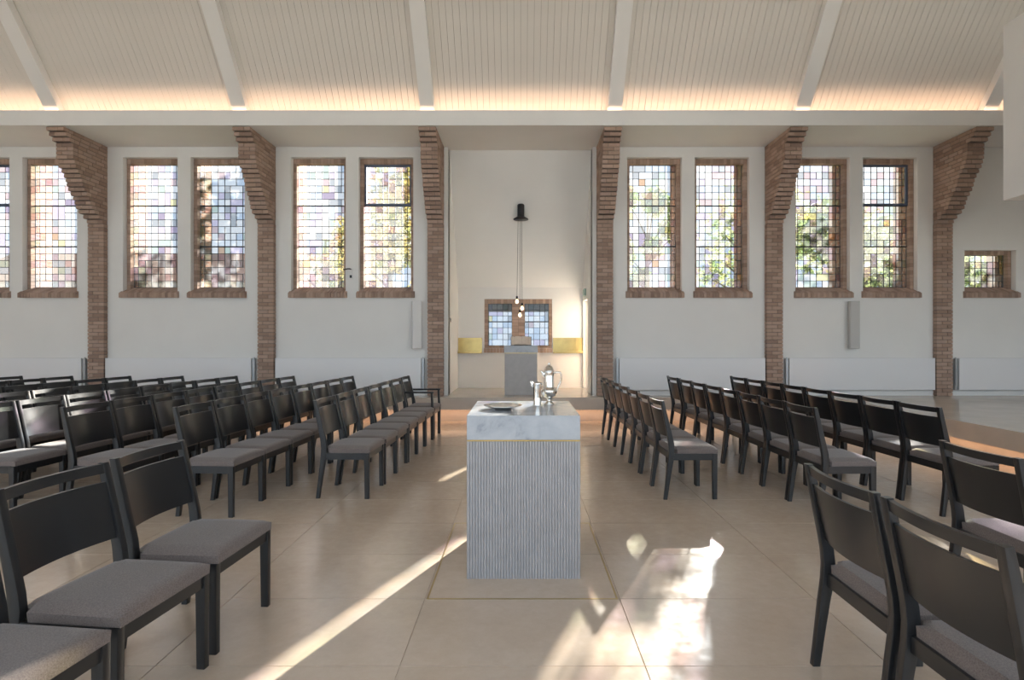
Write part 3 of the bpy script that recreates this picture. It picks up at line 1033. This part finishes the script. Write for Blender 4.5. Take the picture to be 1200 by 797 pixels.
def chair(x, y, rz, label, group, arm=False):
    o = tag(empty('armchair' if arm else 'church_chair', (x, y, 0), rz), label, 'chair', group)
    for nm, me in CHAIR + (ARM if arm else []):
        c = bpy.data.objects.new(nm, me)
        C.objects.link(c)
        c.parent = o
    return o

ORD = ['first', 'second', 'third', 'fourth', 'fifth', 'sixth', 'seventh', 'eighth', 'ninth']
def row(x0, y0, x1, y1, n, rowname, group, skip=(), arms=()):
    """n chairs from the near end (x0,y0) to the far end (x1,y1)"""
    rz = -math.atan2(x1 - x0, y1 - y0)
    for k in range(n):
        u = k / (n - 1) if n > 1 else 0
        x, y = x0 + (x1 - x0) * u, y0 + (y1 - y0) * u
        # chairs wholly outside the frame are left out
        if 611 + (x + .3) / (y + .3) * F < 0: continue
        nm = 'nearest' if k == 0 else ('farthest' if k == n - 1 else ORD[k] + ' from near end')
        if k in arms:
            lab = 'black wooden armchair with grey seat, %s in %s' % (nm, rowname)
        else:
            lab = 'black wooden chair with grey seat, %s in %s' % (nm, rowname)
        chair(x + R.uniform(-.006, .006), y + R.uniform(-.004, .004), rz + R.uniform(-.012, .012), lab, group, k in arms)
GLb = 'chair rows on the left of the altar'
GRb = 'chair rows on the right of the altar'
row(-1.565, 5.125, -1.475, 7.57, 6, 'first row left of altar', GLb)
chair(-1.455, 8.105, -.037, 'black wooden armchair with grey seat at the far end of first row left of altar', GLb, True)
lrow = [(-2.495, -2.285), (-3.385, -3.165), (-4.225, -4.02), (-5.03, -4.82), (-5.82, -5.61), (-6.69, -6.48), (-7.44, -7.23), (-8.3, -8.09)]
for i, (a, b) in enumerate(lrow):
    row(a, 4.62, b, 8.04, 8, ORD[i + 1] + ' row left of altar', GLb)
row(1.485, 5.10, 1.43, 8.03, 7, 'first row right of altar', GRb)
row(2.565, 4.61, 2.467, 7.53, 7, 'second row right of altar', GRb)
chair(2.445, 8.07, .03, 'black wooden armchair with grey seat at the far end of second row right of altar', GRb, True)
row(3.56, 4.64, 3.39, 8.05, 8, 'third row right of altar', GRb)
FG = 'chairs in front of the altar'
for k, nm in enumerate(('farthest', 'middle', 'nearest')):
    chair(-1.575 - .025 * k, (2.715, 2.175, 1.635)[k], (-.06, -.11, -.11)[k], 'black wooden chair with grey seat, %s of three in front left row' % nm, FG)
chair(1.49, 2.17, 0.0, 'black wooden chair seen from behind, farther of two in front right row', FG)
chair(1.50, 1.67, 0.03, 'black wooden chair seen from behind, nearer of two in front right row', FG)
chair(2.495, 2.73, 0.01, 'black wooden chair with curved back, alone beyond the front right pair', FG)

# ------------------------------------------------------------------ outside: ground, trees, house
struct(bobj('ground', (-45, 45, 10.37, 60, -.5, -.3), 'grass'))
struct(bobj('ground_front', (-45, 45, -40, YR - .31, -.5, -.3), 'paving'))

def leaf_cloud(name, blobs, n, size, mat, parent, seed):
    rr = random.Random(seed)
    verts, faces = [], []
    tot = sum(b[3] ** 2 for b in blobs)
    for bx_, by_, bz_, br_ in blobs:
        for _ in range(int(n * br_ ** 2 / tot)):
            v = Vector((rr.gauss(0, 1), rr.gauss(0, 1), rr.gauss(0, 1))).normalized() * br_ * (rr.random() ** .45)
            c = Vector((bx_, by_, bz_)) + v
            a = Vector((rr.gauss(0, 1), rr.gauss(0, 1), rr.gauss(0, .7))).normalized()
            b = a.cross(Vector((rr.gauss(0, 1), rr.gauss(0, 1), rr.gauss(0, 1)))).normalized()
            s = size * rr.uniform(.6, 1.3)
            i = len(verts)
            verts += [c - a * s, c + b * s * .5, c + a * s, c - b * s * .5]
            faces.append((i, i + 1, i + 2, i + 3))
    me = bpy.data.meshes.new(name)
    me.from_pydata([tuple(v) for v in verts], [], faces)
    o = me_obj(name, me, mat, parent)
    tag(o, kind='stuff')
    return o

def tree(x, y, h, spread, n, leaf, mat, label, seed, low=.3):
    rr = random.Random(seed)
    t = tag(empty('garden_tree', (x, y, -.3)), label, 'tree', 'garden trees outside the windows')
    bm = bmesh.new()
    tube(bm, [(0, 0, 0), (.05, .03, h * .3), (-.05, .05, h * .6), (.02, 0, h * .9)], [.16, .13, .09, .03], 9)
    bm_obj('trunk', bm, 'bark', t, True)
    blobs = []
    for k in range(13):
        a = rr.uniform(0, 2 * math.pi); rad = spread * rr.uniform(.25, .8)
        z = h * rr.uniform(low, .95)
        p = Vector((math.cos(a) * rad, math.sin(a) * rad, z))
        blobs.append((p.x, p.y, p.z, spread * rr.uniform(.28, .45)))
        bm = bmesh.new()
        tube(bm, [(0, 0, z * .75), (p.x * .5, p.y * .5, z * .9), tuple(p)], [.05, .035, .012], 6)
        bm_obj('branch', bm, 'bark', t, True)
    leaf_cloud('foliage', blobs, n, leaf, mat, t, seed)
tree(7.3, 32.0, 11.0, 2.4, 4600, .19, 'leaf', 'green garden tree seen through the windows right of the apse', 11)
tree(6.9, 16.6, 6.6, 1.9, 1200, .12, 'leaf', 'thin-leaved tree seen through the second window from the apse', 16, .4)
tree(10.9, 18.0, 7.0, 2.6, 4200, .14, 'leaf', 'leafy tree seen through the windows above the grey speaker', 12)
tree(-3.9, 16.5, 6.4, 2.0, 3600, .12, 'leaf_autumn', 'yellowing tree seen through the window nearest the apse', 13)
tree(-6.9, 19.5, 5.8, 1.9, 2200, .12, 'leaf_autumn', 'low autumn tree seen through the window beside the lever handle', 14)
tree(15.9, 17.5, 5.5, 2.2, 4200, .12, 'leaf', 'low tree seen through the small square window', 15)
hs = tag(empty('neighbour_house', (-17.5, 27, -.3)), 'pale house with tiled roof seen through the far left windows', 'house')
bobj('wall', (-7, 7, -3, 3, 0, 4.3), 'house_wall', hs)
bm = bmesh.new(); prism(bm, [(-3.3, 4.2), (3.3, 4.2), (0, 5.9)], -7.3, 7.3, 'x'); bm_obj('roof', bm, 'house_roof', hs)
for k in range(5):
    for z in (.6, 2.6):
        x = -5.6 + 2.8 * k
        f = bobj('window', (x - .5, x + .5, -3.05, -2.98, z, z + 1.3), 'paint', hs)
        bobj('pane', (x - .43, x + .43, -3.06, -3.04, z + .07, z + 1.23), 'house_glass', f)
